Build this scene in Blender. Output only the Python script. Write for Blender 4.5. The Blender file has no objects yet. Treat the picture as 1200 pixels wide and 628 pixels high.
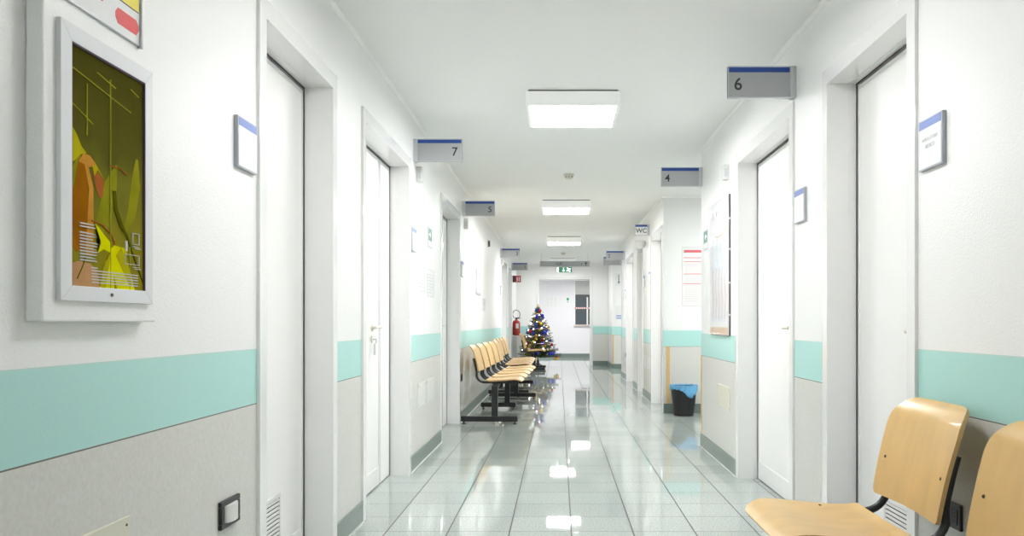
import bpy, bmesh, math, random
from mathutils import Vector, Matrix
random.seed(7)
PI = math.pi
C = bpy.context.scene.collection
XL, XR, HC, EYE = 1.05, 1.225, 2.54, 1.06

# ---------------------------------------------------------------- materials
def lin(c):
    return tuple(((v/255)/12.92 if v/255 <= .04045 else ((v/255+.055)/1.055)**2.4) for v in c)
def mat(name, rgb, rough=.5, metal=0, coat=0, bump=0, bscale=60, var=0, vscale=20, emit=0, stretch=None, spec=.5):
    m = bpy.data.materials.new(name); m.use_nodes = True
    nt = m.node_tree; b = nt.nodes['Principled BSDF']
    col = lin(rgb)
    b.inputs['Base Color'].default_value = (*col, 1)
    b.inputs['Roughness'].default_value = rough
    b.inputs['Metallic'].default_value = metal
    b.inputs['Coat Weight'].default_value = coat
    b.inputs['Specular IOR Level'].default_value = spec
    tc = nt.nodes.new('ShaderNodeTexCoord')
    src = tc.outputs['Object']
    if stretch:
        mp = nt.nodes.new('ShaderNodeMapping'); mp.inputs['Scale'].default_value = stretch
        nt.links.new(src, mp.inputs['Vector']); src = mp.outputs['Vector']
    n = nt.nodes.new('ShaderNodeTexNoise'); n.inputs['Scale'].default_value = vscale
    n.inputs['Detail'].default_value = 4
    nt.links.new(src, n.inputs['Vector'])
    mx = nt.nodes.new('ShaderNodeMixRGB')
    v = max(var, .015)
    mx.inputs[1].default_value = (*[max(0, c*(1-v)) for c in col], 1)
    mx.inputs[2].default_value = (*[min(1, c*(1+v)) for c in col], 1)
    nt.links.new(n.outputs['Fac'], mx.inputs[0]); nt.links.new(mx.outputs[0], b.inputs['Base Color'])
    if bump:
        n2 = nt.nodes.new('ShaderNodeTexNoise'); n2.inputs['Scale'].default_value = bscale
        n2.inputs['Detail'].default_value = 3
        nt.links.new(src, n2.inputs['Vector'])
        bp = nt.nodes.new('ShaderNodeBump'); bp.inputs['Strength'].default_value = bump
        bp.inputs['Distance'].default_value = .004
        nt.links.new(n2.outputs['Fac'], bp.inputs['Height']); nt.links.new(bp.outputs[0], b.inputs['Normal'])
    if emit:
        b.inputs['Emission Color'].default_value = (1, 1, 1, 1)
        b.inputs['Emission Strength'].default_value = emit
    return m

def wall_mat():
    m = bpy.data.materials.new('banded_wall'); m.use_nodes = True
    nt = m.node_tree; L = nt.links; N = nt.nodes.new; b = nt.nodes['Principled BSDF']
    g = N('ShaderNodeNewGeometry'); s = N('ShaderNodeSeparateXYZ'); L.new(g.outputs['Position'], s.inputs[0])
    def gt(z):
        k = N('ShaderNodeMath'); k.operation = 'GREATER_THAN'; k.inputs[1].default_value = z
        L.new(s.outputs['Z'], k.inputs[0]); return k.outputs[0]
    def mix(f, a, c):
        k = N('ShaderNodeMixRGB'); L.new(f, k.inputs[0])
        for i, q in ((1, a), (2, c)):
            if isinstance(q, tuple): k.inputs[i].default_value = (*q, 1)
            else: L.new(q, k.inputs[i])
        return k.outputs[0]
    n = N('ShaderNodeTexNoise'); n.inputs['Scale'].default_value = 90; n.inputs['Detail'].default_value = 5
    L.new(g.outputs['Position'], n.inputs['Vector'])
    r = N('ShaderNodeValToRGB'); r.color_ramp.elements[0].position = .3; r.color_ramp.elements[1].position = .7
    r.color_ramp.elements[0].color = (*lin((216, 215, 209)), 1); r.color_ramp.elements[1].color = (*lin((226, 225, 220)), 1)
    L.new(n.outputs['Fac'], r.inputs[0])
    c = mix(gt(.7775), r.outputs[0], lin((110, 108, 100)))
    c = mix(gt(.781), c, lin((184, 230, 224)))
    c = mix(gt(.966), c, lin((196, 228, 222)))
    c = mix(gt(.970), c, lin((249, 249, 248)))
    L.new(c, b.inputs['Base Color'])
    b.inputs['Roughness'].default_value = .38
    n2 = N('ShaderNodeTexNoise'); n2.inputs['Scale'].default_value = 170; n2.inputs['Detail'].default_value = 3
    L.new(g.outputs['Position'], n2.inputs['Vector'])
    f = N('ShaderNodeMath'); f.operation = 'MULTIPLY_ADD'; f.inputs[1].default_value = .25; f.inputs[2].default_value = .12
    L.new(gt(.97), f.inputs[0])
    bp = N('ShaderNodeBump'); bp.inputs['Distance'].default_value = .004
    L.new(f.outputs[0], bp.inputs['Strength']); L.new(n2.outputs['Fac'], bp.inputs['Height'])
    L.new(bp.outputs[0], b.inputs['Normal'])
    return m

def floor_mat():
    T = .3126
    m = bpy.data.materials.new('granite_tile_floor'); m.use_nodes = True
    nt = m.node_tree; L = nt.links; N = nt.nodes.new; b = nt.nodes['Principled BSDF']
    g = N('ShaderNodeNewGeometry')
    mp = N('ShaderNodeVectorMath'); mp.operation = 'MULTIPLY_ADD'
    mp.inputs[1].default_value = (1/T, 1/T, 0)
    mp.inputs[2].default_value = (-.0628/T+50, -(4.072 % T)/T+50, 0)
    L.new(g.outputs['Position'], mp.inputs[0])
    fr = N('ShaderNodeVectorMath'); fr.operation = 'FRACTION'; L.new(mp.outputs[0], fr.inputs[0])
    fl = N('ShaderNodeVectorMath'); fl.operation = 'FLOOR'; L.new(mp.outputs[0], fl.inputs[0])
    s = N('ShaderNodeSeparateXYZ'); L.new(fr.outputs[0], s.inputs[0])
    def edge(o, w):
        a = N('ShaderNodeMath'); a.operation = 'SUBTRACT'; a.inputs[1].default_value = .5; L.new(o, a.inputs[0])
        q = N('ShaderNodeMath'); q.operation = 'ABSOLUTE'; L.new(a.outputs[0], q.inputs[0])
        k = N('ShaderNodeMath'); k.operation = 'GREATER_THAN'; k.inputs[1].default_value = .5-w/T; L.new(q.outputs[0], k.inputs[0])
        return k.outputs[0]
    mxx = N('ShaderNodeMath'); mxx.operation = 'MAXIMUM'
    L.new(edge(s.outputs['X'], .0034), mxx.inputs[0]); L.new(edge(s.outputs['Y'], .0026), mxx.inputs[1])
    wn = N('ShaderNodeTexWhiteNoise'); wn.noise_dimensions = '3D'; L.new(fl.outputs[0], wn.inputs['Vector'])
    sp = N('ShaderNodeTexVoronoi'); sp.inputs['Scale'].default_value = 190; L.new(g.outputs['Position'], sp.inputs['Vector'])
    ns = N('ShaderNodeTexNoise'); ns.inputs['Scale'].default_value = 120; ns.inputs['Detail'].default_value = 5
    L.new(g.outputs['Position'], ns.inputs['Vector'])
    r = N('ShaderNodeValToRGB')
    r.color_ramp.elements[0].position = .3; r.color_ramp.elements[0].color = (*lin((150, 161, 157)), 1)
    r.color_ramp.elements[1].position = .72; r.color_ramp.elements[1].color = (*lin((198, 205, 201)), 1)
    L.new(ns.outputs['Fac'], r.inputs[0])
    hs = N('ShaderNodeHueSaturation'); L.new(r.outputs[0], hs.inputs['Color'])
    vv = N('ShaderNodeMath'); vv.operation = 'MULTIPLY_ADD'; vv.inputs[1].default_value = .12; vv.inputs[2].default_value = .94
    L.new(wn.outputs['Value'], vv.inputs[0]); L.new(vv.outputs[0], hs.inputs['Value'])
    mx = N('ShaderNodeMixRGB'); mx.inputs[2].default_value = (*lin((96, 88, 86)), 1)
    L.new(mxx.outputs[0], mx.inputs[0]); L.new(hs.outputs[0], mx.inputs[1]); L.new(mx.outputs[0], b.inputs['Base Color'])
    ro = N('ShaderNodeMath'); ro.operation = 'MULTIPLY_ADD'; ro.inputs[1].default_value = .5; ro.inputs[2].default_value = .03
    L.new(mxx.outputs[0], ro.inputs[0]); L.new(ro.outputs[0], b.inputs['Roughness'])
    # every tile lies a hair off level
    sb = N('ShaderNodeVectorMath'); sb.operation = 'SUBTRACT'; sb.inputs[1].default_value = (.5, .5, .5); L.new(wn.outputs['Color'], sb.inputs[0])
    sc = N('ShaderNodeVectorMath'); sc.operation = 'MULTIPLY'; sc.inputs[1].default_value = (.007, .006, 0); L.new(sb.outputs[0], sc.inputs[0])
    wv = N('ShaderNodeTexNoise'); wv.inputs['Scale'].default_value = 6; L.new(g.outputs['Position'], wv.inputs['Vector'])
    bp = N('ShaderNodeBump'); bp.inputs['Strength'].default_value = .015; bp.inputs['Distance'].default_value = .01
    L.new(wv.outputs['Fac'], bp.inputs['Height'])
    ad = N('ShaderNodeVectorMath'); ad.operation = 'ADD'; L.new(bp.outputs[0], ad.inputs[0]); L.new(sc.outputs[0], ad.inputs[1])
    nm = N('ShaderNodeVectorMath'); nm.operation = 'NORMALIZE'; L.new(ad.outputs[0], nm.inputs[0]); L.new(nm.outputs[0], b.inputs['Normal'])
    sl = N('ShaderNodeMath'); sl.operation = 'MULTIPLY_ADD'; sl.inputs[1].default_value = -.7; sl.inputs[2].default_value = .75
    L.new(mxx.outputs[0], sl.inputs[0]); L.new(sl.outputs[0], b.inputs['Specular IOR Level'])
    return m

M = dict(
 wall=wall_mat(), floor=floor_mat(),
 ceiling=mat('ceiling_paint', (249, 249, 247), .85, bump=.1, bscale=90),
 room_wall=mat('white_room_wall', (243, 240, 243), .6, bump=.05),
 trim=mat('white_trim', (252, 252, 250), .5),
 base=mat('grey_green_skirting', (120, 136, 129), .3, var=.05, vscale=80),
 footline=mat('pale_skirting_line', (214, 216, 210), .35),  # thin pale line along the foot of the skirting
 lacquer=mat('white_lacquer', (246, 246, 245), .16, coat=.3),
 leaf=mat('white_door_laminate', (247, 246, 244), .42, spec=.3, bump=.01, bscale=200),
 darkpurple=mat('dark_gap_and_edge', (84, 68, 80), .8),  # dark tone for painted gap shade at the doors, also small dark edges
 ivory=mat('ivory_plastic', (226, 222, 208), .35),
 cream=mat('cream_plate', (226, 223, 206), .4),
 brightened=mat('brightened_housing', (248, 248, 246), .4, emit=.03),  # slight emission added to brighten the fitting's sides and rim; no lamp there
 dimmer=mat('dimmer_diffuser', (255, 255, 255), .5, emit=4.2),
 plastic=mat('white_plastic', (232, 232, 229), .35),
 alu=mat('satin_aluminium', (200, 202, 206), .32, metal=.6),
 artframe=mat('white_aluminium', (234, 235, 238), .4),
 paleframe=mat('pale_silver_frame', (214, 216, 220), .35, metal=.2),
 signgrey=mat('sign_grey', (176, 177, 179), .45, var=.03, vscale=40),
 signblue=mat('sign_blue', (36, 76, 156), .35),
 platelilac=mat('pale_blue_strip', (146, 162, 216), .5, spec=.1),
 plateframe=mat('plate_frame_grey', (182, 186, 194), .4),
 ink=mat('dark_ink', (48, 50, 54), .5),
 greyink=mat('grey_ink', (204, 206, 210), .5),
 paper=mat('white_paper', (242, 242, 242), .55),
 black=mat('black_steel', (30, 31, 33), .35, bump=.03, bscale=200),
 blackpl=mat('black_plastic', (34, 34, 37), .4),
 slot=mat('dark_slot', (14, 14, 15), .7),
 ply=mat('beech_plywood', (222, 182, 112), .32, coat=.12, var=.2, vscale=5, stretch=(2.5, 1, .6)),
 plyedge=mat('plywood_edge', (206, 168, 112), .5, var=.2, vscale=60),
 rivet=mat('steel_rivet', (90, 86, 82), .35, metal=.9),
 orangewood=mat('ochre_corner_strip', (222, 186, 124), .45),
 red=mat('extinguisher_red', (176, 34, 34), .22, coat=.4),
 palegreen=mat('faded_green', (120, 168, 150), .5),
 redsign=mat('sign_red', (196, 48, 52), .4),
 green=mat('sign_green', (44, 158, 112), .4),
 pinkred=mat('pink_red_print', (236, 112, 122), .55),
 pinkpale=mat('pale_pink_print', (248, 190, 196), .55),
 white=mat('bright_white', (246, 246, 246), .5),
 glow=mat('lit_diffuser', (255, 255, 255), .5, emit=7.5),
 dimglow=mat('lit_sign_white', (255, 255, 255), .5, emit=.25),
 dark=mat('dark_glass', (84, 92, 98), .12),
 blind=mat('grey_blind', (196, 196, 192), .6),
 bin=mat('black_bin_plastic', (22, 22, 24), .38),
 bag=mat('blue_bin_liner', (112, 180, 226), .22, bump=.6, bscale=25, var=.15, vscale=30),
 needle=mat('tree_needles', (66, 84, 48), .7, var=.3, vscale=30),
 bark=mat('brown_bark', (74, 54, 38), .8, bump=.4),
 bred=mat('red_bauble', (196, 30, 52), .15, coat=.5),
 bblue=mat('blue_bauble', (40, 52, 190), .15, coat=.5),
 bgold=mat('gold_bauble', (226, 188, 60), .18, metal=.5),
 bwhite=mat('silver_bauble', (238, 226, 222), .18, metal=.3),
 tinsel=mat('pink_silver_tinsel', (240, 190, 196), .25, metal=.3),
 warm=mat('fairy_light_bulb', (255, 226, 180), .4, emit=6),
 yellow=mat('yellow_print', (246, 226, 56), .5),
 redprint=mat('red_print', (232, 62, 62), .5),
 rose=mat('faint_rose_print', (222, 206, 202), .6),
)
def art_mat():
    m = bpy.data.materials.new('olive_print'); m.use_nodes = True
    nt = m.node_tree; L = nt.links; N = nt.nodes.new; b = nt.nodes['Principled BSDF']
    g = N('ShaderNodeNewGeometry'); s = N('ShaderNodeSeparateXYZ'); L.new(g.outputs['Position'], s.inputs[0])
    mr = N('ShaderNodeMapRange'); mr.inputs[1].default_value = 1.14; mr.inputs[2].default_value = 1.64; L.new(s.outputs['Z'], mr.inputs[0])
    n = N('ShaderNodeTexNoise'); n.inputs['Scale'].default_value = 9; n.inputs['Detail'].default_value = 6
    L.new(g.outputs['Position'], n.inputs['Vector'])
    a = N('ShaderNodeMath'); a.operation = 'MULTIPLY_ADD'; a.inputs[1].default_value = .5; L.new(n.outputs['Fac'], a.inputs[0])
    sub = N('ShaderNodeMath'); sub.operation = 'SUBTRACT'; sub.inputs[1].default_value = .25; L.new(mr.outputs[0], sub.inputs[0]); L.new(sub.outputs[0], a.inputs[2])
    r = N('ShaderNodeValToRGB'); e = r.color_ramp.elements
    e[0].position = .0; e[0].color = (*lin((158, 144, 30)), 1); e[1].position = 1; e[1].color = (*lin((82, 78, 30)), 1)
    q = e.new(.4); q.color = (*lin((122, 118, 44)), 1); q = e.new(.6); q.color = (*lin((96, 92, 36)), 1)
    L.new(a.outputs[0], r.inputs[0]); L.new(r.outputs[0], b.inputs['Base Color'])
    b.inputs['Roughness'].default_value = .4; b.inputs['Specular IOR Level'].default_value = 0
    return m
M['art'] = art_mat()
for k, c in dict(aylw=(244, 228, 10), ayel2=(190, 178, 30), abrown=(160, 100, 20), aorange=(206, 146, 60), ared=(176, 100, 50),
                 adark=(92, 90, 16), alime=(146, 142, 34), aline=(188, 182, 60), apale=(212, 206, 196), askin=(196, 150, 104)).items():
    M[k] = mat('print_'+k, c, .4, var=.0 if k in ('apale', 'aline') else .38, vscale=14, spec=.0)

# ---------------------------------------------------------------- geometry helpers
def wloc(o):
    v = Vector((0, 0, 0))
    while o: v += o.location; o = o.parent
    return v
def obj(name, bm, mats, parent=None, bevel=0, smooth=False, label=None, local=False):
    me = bpy.data.meshes.new(name)
    bmesh.ops.recalc_face_normals(bm, faces=bm.faces[:])
    bm.to_mesh(me); bm.free()
    if parent and not local: me.transform(Matrix.Translation(-wloc(parent)))
    if smooth:
        for p in me.polygons: p.use_smooth = True
        me.set_sharp_from_angle(angle=.7)
    for m in (mats if isinstance(mats, (list, tuple)) else [mats]): me.materials.append(M[m] if isinstance(m, str) else m)
    o = bpy.data.objects.new(name, me); C.objects.link(o)
    if parent: o.parent = parent
    if bevel:
        md = o.modifiers.new('bevel', 'BEVEL'); md.width = bevel; md.segments = 2; md.limit_method = 'ANGLE'
    if label: o['label'] = label
    return o
def empty(name, loc=(0, 0, 0)):
    o = bpy.data.objects.new(name, None); C.objects.link(o); o.location = loc; o.empty_display_size = .1
    return o
def tag(o, label, cat, group=None, kind=None):
    o['label'] = label; o['category'] = cat
    if group: o['group'] = group
    if kind: o['kind'] = kind
    return o
def struct(o, label=None):
    o['kind'] = 'structure'
    if label: o['label'] = label
    return o
def box(bm, x0, x1, y0, y1, z0, z1, mi=0):
    if x0 > x1: x0, x1 = x1, x0
    if y0 > y1: y0, y1 = y1, y0
    v = [bm.verts.new((x, y, z)) for x in (x0, x1) for y in (y0, y1) for z in (z0, z1)]
    for f in ((0, 1, 3, 2), (4, 6, 7, 5), (0, 4, 5, 1), (2, 3, 7, 6), (0, 2, 6, 4), (1, 5, 7, 3)):
        bm.faces.new([v[i] for i in f]).material_index = mi
def bx(*a): bm = bmesh.new(); box(bm, *a); return bm
def boxes(*l):
    bm = bmesh.new()
    for a in l: box(bm, *a)
    return bm
def tube(bm, pts, r, n=10, cap=True, mi=0):
    pts = [Vector(p) for p in pts]
    rs = r if isinstance(r, (list, tuple)) else [r]*len(pts)
    rings = []; up = None
    for i, p in enumerate(pts):
        t = (pts[min(i+1, len(pts)-1)]-pts[max(i-1, 0)]).normalized()
        if up is None: up = t.orthogonal().normalized()
        up = (up - t*up.dot(t)).normalized(); w = t.cross(up)
        rings.append([bm.verts.new(p+(up*math.cos(2*PI*k/n)+w*math.sin(2*PI*k/n))*rs[i]) for k in range(n)])
    for a, b in zip(rings, rings[1:]):
        for k in range(n): bm.faces.new((a[k], a[(k+1) % n], b[(k+1) % n], b[k])).material_index = mi
    if cap:
        bm.faces.new(rings[0][::-1]).material_index = mi; bm.faces.new(rings[-1]).material_index = mi
def tb(*a, **k): bm = bmesh.new(); tube(bm, *a, **k); return bm
def lathe(bm, prof, c, n=32, cap=True):
    cx, cy, cz = c; rings = []
    for r, z in prof: rings.append([bm.verts.new((cx+r*math.cos(2*PI*k/n), cy+r*math.sin(2*PI*k/n), cz+z)) for k in range(n)])
    for a, b in zip(rings, rings[1:]):
        for k in range(n): bm.faces.new((a[k], a[(k+1) % n], b[(k+1) % n], b[k]))
    if cap: bm.faces.new(rings[0][::-1]); bm.faces.new(rings[-1])
def prism(bm, poly, f, t0, t1, mi=0):
    """poly of 2D points, f(u, v, t) -> 3D"""
    a = [bm.verts.new(f(u, v, t0)) for u, v in poly]; b = [bm.verts.new(f(u, v, t1)) for u, v in poly]
    n = len(poly)
    bm.faces.new(a[::-1]).material_index = mi; bm.faces.new(b).material_index = mi
    for k in range(n): bm.faces.new((a[k], a[(k+1) % n], b[(k+1) % n], b[k])).material_index = mi
def text_obj(name, s, size, origin, right, up, m, parent, align='CENTER', depth=.0006):
    cu = bpy.data.curves.new(name, 'FONT'); cu.body = s; cu.size = size; cu.align_x = align; cu.align_y = 'CENTER'; cu.extrude = depth; cu.offset = size*.012
    o = bpy.data.objects.new(name, cu); C.objects.link(o)
    bpy.context.view_layer.update()
    me = bpy.data.meshes.new_from_object(o.evaluated_get(bpy.context.evaluated_depsgraph_get()))
    bpy.data.objects.remove(o); bpy.data.curves.remove(cu)
    r = Vector(right).normalized(); u = Vector(up).normalized(); n = r.cross(u)
    mx = Matrix((r, u, n)).transposed().to_4x4(); mx.translation = Vector(origin)
    me.transform(mx); me.transform(Matrix.Translation(-wloc(parent)))
    me.materials.clear(); me.materials.append(M[m]); me.name = name
    q = bpy.data.objects.new(name, me); C.objects.link(q); q.parent = parent
    return q
def WX(side, r):  # r metres into the wall of that side (negative = out into the corridor)
    return -(XL+r) if side < 0 else XR+r

# ---------------------------------------------------------------- shell
Y0, YE, YR = -4.0, 19.9, 24.6
struct(obj('floor', bx(-4.2, 4.2, Y0-.2, YR+.2, -.1, 0), 'floor'))
struct(obj('ceiling', bx(-4.2, 4.2, Y0-.2, YR+.2, HC, HC+.1), 'ceiling'))
TH = .20
LD = [(2.85, 3.69), (4.325, 5.56), (7.165, 8.40), (14.66, 15.90), (16.70, 17.55)]
RD = [(2.80, 3.63), (4.235, 5.44)]
RD2 = [(9.50, 10.56), (11.72, 12.38), (13.22, 14.47)]
ZD = 2.14
def wall_run(name, side, y0, y1, holes):
    bm = bmesh.new(); x0, x1 = WX(side, 0), WX(side, TH); y = y0
    for a, b in holes:
        box(bm, x0, x1, y, a-.03, 0, HC); box(bm, x0, x1, a-.03, b+.03, ZD+.03, HC); y = b+.03
    box(bm, x0, x1, y, y1, 0, HC)
    return struct(obj(name, bm, 'wall'))
wall_run('wall_left', -1, Y0, YE, LD)
wall_run('wall_right', 1, Y0, 6.90, RD)
wall_run('wall_right', 1, 9.40, 15.77, RD2)
wall_run('wall_right', 1, 18.45, YE, [])
struct(obj('wall_rear', bx(-4.2, 4.2, Y0-.15, Y0, 0, HC), 'wall'))
# side passages on the right
struct(obj('wall_passage_near', bx(XR+TH, 4, 6.75, 6.90, 0, HC), 'wall'))
struct(obj('wall_passage_far', bx(XR+TH, 4, 9.40, 9.452, 0, HC), 'wall'))
struct(obj('wall_passage_end', bx(4, 4.15, 6.75, 9.452, 0, HC), 'wall'))
struct(obj('wall_passage_near', bx(XR+TH, 4, 15.62, 15.77, 0, HC), 'wall'))
struct(obj('wall_passage_far', bx(XR+TH, 4, 18.45, 18.50, 0, HC), 'wall'))
struct(obj('wall_passage_end', bx(4, 4.15, 15.62, 18.50, 0, HC), 'wall'))
# end wall with its doorway, room beyond
DX0, DX1, DZ = -.495, .765, 2.13
struct(obj('wall_end', boxes((-2.4, DX0-.03, YE, YE+.15, 0, HC), (DX1+.03, 3.2, YE, YE+.15, 0, HC), (DX0-.03, DX1+.03, YE, YE+.15, DZ+.03, HC)), 'wall'))
struct(obj('wall_room_back', bx(-2.4, 3.2, YR, YR+.15, 0, HC), 'room_wall'))
struct(obj('wall_room_left', bx(-2.5, -2.4, YE, YR+.15, 0, HC), 'room_wall'))
struct(obj('wall_room_right', bx(3.2, 3.3, YE, YR+.15, 0, HC), 'room_wall'))
t = struct(empty('door_9', ((DX0+DX1)/2, YE, 0)), 'open doorway with white frame at the corridor end')
obj('door_frame', boxes((DX0-.075, DX0, YE-.014, YE+.16, 0, DZ+.075), (DX1, DX1+.075, YE-.014, YE+.16, 0, DZ+.075), (DX0, DX1, YE-.014, YE+.16, DZ, DZ+.075)), 'lacquer', t, .003)

def skirting(name, runs):
    bm = bmesh.new()
    for (x0, x1, y0, y1) in runs: box(bm, x0, x1, y0, y1, 0, .112)
    return struct(obj(name, bm, 'base', bevel=.002))
def side_runs(side, y0, y1, holes, pad=.06):
    r = []; y = y0
    for a, b in holes:
        r.append((WX(side, 0), WX(side, -.010), y, a-pad)); y = b+pad
    r.append((WX(side, 0), WX(side, -.010), y, y1)); return r
skirting('baseboard_left', side_runs(-1, Y0, YE, LD))
skirting('baseboard_right', side_runs(1, Y0, 6.90, RD)+side_runs(1, 9.40, 15.77, RD2)[1:]+side_runs(1, 18.45, YE, []))
skirting('baseboard_passage', [(XR, 4, 9.39, 9.40), (XR, 4, 18.44, 18.45), (XR, 4, 6.90, 6.91), (XR, 4, 15.77, 15.78)])
skirting('baseboard_end', [(-XL, DX0-.075, YE-.01, YE), (DX1+.075, XR, YE-.01, YE)])
skirting('baseboard_room', [(-2.4, 3.2, YR-.012, YR)])
bm = bmesh.new()
for s, hs, a, b in ((-1, LD, Y0, YE), (1, RD, Y0, 6.9), (1, RD2, 9.4, 15.77)):
    for (x0, x1, y0, y1) in side_runs(s, a, b, hs):
        xx = WX(s, -.010); box(bm, xx, xx-s*.007, y0, y1, 0, .006)
struct(obj('trim_1', bm, 'footline'), 'pale line along the skirting')
bm = bmesh.new()
for s, a, b in ((-1, Y0, YE), (1, Y0, 6.9), (1, 9.4, 15.77), (1, 18.45, YE)):
    prism(bm, [(0, HC), (0, HC-.02), (.006, HC-.02), (.02, HC-.006), (.02, HC)], lambda u, v, q: (WX(s, -u), q, v), a, b)
prism(bm, [(0, HC), (0, HC-.02), (.006, HC-.02), (.02, HC-.006), (.02, HC)], lambda u, v, q: (q, 9.40-u, v), XR-.02, 4)
prism(bm, [(0, HC), (0, HC-.02), (.006, HC-.02), (.02, HC-.006), (.02, HC)], lambda u, v, q: (q, YE-u, v), -XL, XR)
struct(obj('trim_2', bm, 'trim'), 'white cove strip between wall and ceiling')
for i, (x0, x1, y0, y1) in enumerate([(XR-.004, XR+.030, 6.90, 6.904), (XR+.035, XR+.075, 9.392, 9.40), (XR+.01, XR+.035, 18.442, 18.45)]):
    struct(obj('trim_%d' % (i+3), bx(x0, x1, y0, y1, .112, .778), 'orangewood', bevel=.001))
struct(obj('trim_6', bx(XR-.004, XR+.0, 6.87, 6.904, .112, .778), 'orangewood'))

# ---------------------------------------------------------------- doors
def door(n, side, y0, y1, split=None, near_lever=True, lever_y=None, vent=False, keys=False, label=None):
    t = struct(empty('door_%d' % n, (WX(side, 0), (y0+y1)/2, 0)), label)
    X = lambda r: WX(side, r)
    e = .03
    bm = boxes((X(-.012), X(TH), y0-e, y0, 0, ZD+e), (X(-.012), X(TH), y1, y1+e, 0, ZD+e), (X(-.012), X(TH), y0, y1, ZD, ZD+e),
               (X(-.012), X(0), y0-.065, y0-e, 0, 2.21), (X(-.012), X(0), y1+e, y1+.065, 0, 2.21), (X(-.012), X(0), y0-e, y1+e, ZD+e, 2.21))
    obj('door_frame', bm, 'lacquer', t)
    obj('frame_stop', boxes((X(.088), X(.118), y0, y0+.0012, 0, ZD), (X(.088), X(.118), y1-.0012, y1, 0, ZD), (X(.088), X(.118), y0+.0012, y1-.0012, ZD-.0012, ZD)), 'lacquer', t)
    obj('gap_shade_backing', bx(X(.162), X(.172), y0, y1, 0, ZD), 'darkpurple', t)  # dark sheet behind the leaf, standing in for shade in the gaps
    obj('gap_shade_strip', boxes((X(.1205), X(.124), y1-.003, y1, 0, ZD), (X(.1195), X(.124), y0, y1, ZD-.003, ZD)), 'darkpurple', t)  # thin dark strips painted in as the shade line between leaf and frame
    if split: obj('meeting_gap_shade', bx(X(.128), X(.15), split-.02, split+.02, .006, ZD-.01), 'darkpurple', t)  # dark filler that paints the shade between the two leaves
    leaves = [(y0, y1)] if not split else [(y0, split), (split, y1)]
    for a, b in leaves:
        lf = obj('door_leaf', bx(X(.125), X(.160), a+.006, b-.016, .006, ZD-.014), 'leaf', t, .002)
        w = .018; a2, b2, z2, z3 = a+.007, b-.017, .008, ZD-.015
        obj('edge_trim', boxes((X(.1225), X(.127), a2, a2+w, z2, z3), (X(.1225), X(.127), b2-w, b2, z2, z3), (X(.1225), X(.127), a2+w, b2-w, z3-w, z3)), 'lacquer', lf, .001)
        if b-a > .5:
            obj('kick_plate', bx(X(.1215), X(.126), a2+w, b2-w, .010, .125), 'lacquer', lf, .001)
            if vent:
                v0, v1 = a+.10, a+.52
                g = obj('vent_grille', boxes((X(.118), X(.126), v0, v1, .33, .345), (X(.118), X(.126), v0, v1, .10, .115), (X(.118), X(.126), v0, v0+.015, .115, .33), (X(.118), X(.126), v1-.015, v1, .115, .33)), 'plastic', lf, .001)
                bm = bmesh.new()
                for k in range(12):
                    z = .122+k*.0175
                    p = [(0, z), (.006, z+.002), (.006, z+.009), (.001, z+.012)]
                    prism(bm, p, lambda u, v, q: (X(.1245-u), q, v), v0+.015, v1-.015)
                obj('louvre_slat', bm, 'plastic', g)
                obj('vent_backing', bx(X(.1235), X(.1250), v0+.015, v1-.015, .115, .33), 'ink', g)
            if lever_y is not None:
                sy, ey = lever_y; z = 1.03
                bm = bmesh.new()
                xs = X(.125); xo = X(.068); dr = 1 if ey > sy else -1
                tube(bm, [(xs, sy, z), (xo, sy, z)], .009)
                tube(bm, [(xo, sy-dr*.008, z), (X(.066), sy+dr*.02, z+.002), (X(.068), (sy+ey)/2, z+.001), (X(.072), ey, z-.002)], [.010, .011, .0095, .008])
                h = obj('lever_handle', bm, 'ivory', lf, smooth=True)
                bm = bmesh.new(); tube(bm, [(xs, sy, z), (X(.114), sy, z)], .025, 20)
                tube(bm, [(xs, sy, z-.075), (X(.117), sy, z-.075)], .022, 20)
                obj('rose_plate', bm, 'ivory', h, smooth=True)
                if keys:
                    bm = bmesh.new(); tube(bm, [(X(.117), sy, z-.075), (X(.095), sy, z-.075)], .004, 6)
                    box(bm, X(.096), X(.093), sy-.012, sy+.012, z-.10, z-.072)
                    box(bm, X(.100), X(.094), sy-.055, sy-.02, z-.17, z-.10)
                    obj('key', bm, 'alu', h)
    return t
door(1, -1, 2.85, 3.69, None, lever_y=(2.90, 3.02), vent=True, label='near left white door with vent grille')
door(2, -1, 4.325, 5.56, 5.245, lever_y=(5.03, 4.90), keys=True, label='white double door with keys under sign 7')
door(3, -1, 7.165, 8.40, 8.085, lever_y=(7.90, 7.77), label='white double door before sign 5')
door(4, -1, 14.66, 15.90, 15.58, lever_y=(15.5, 15.37))
door(5, -1, 16.70, 17.55, None, lever_y=(17.4, 17.27))
door(6, 1, 2.80, 3.63, None, lever_y=(2.87, 3.0), vent=True, label='near right white door behind the chair')
door(7, 1, 4.235, 5.44, 4.46, lever_y=(4.52, 4.65), label='white double door under sign 6')
door(8, 1, 9.50, 10.56, None, lever_y=(9.6, 9.72))
door(10, 1, 11.72, 12.38, None, lever_y=(11.8, 11.92))
door(11, 1, 13.22, 14.47, 13.50, lever_y=(13.58, 13.7))

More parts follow.
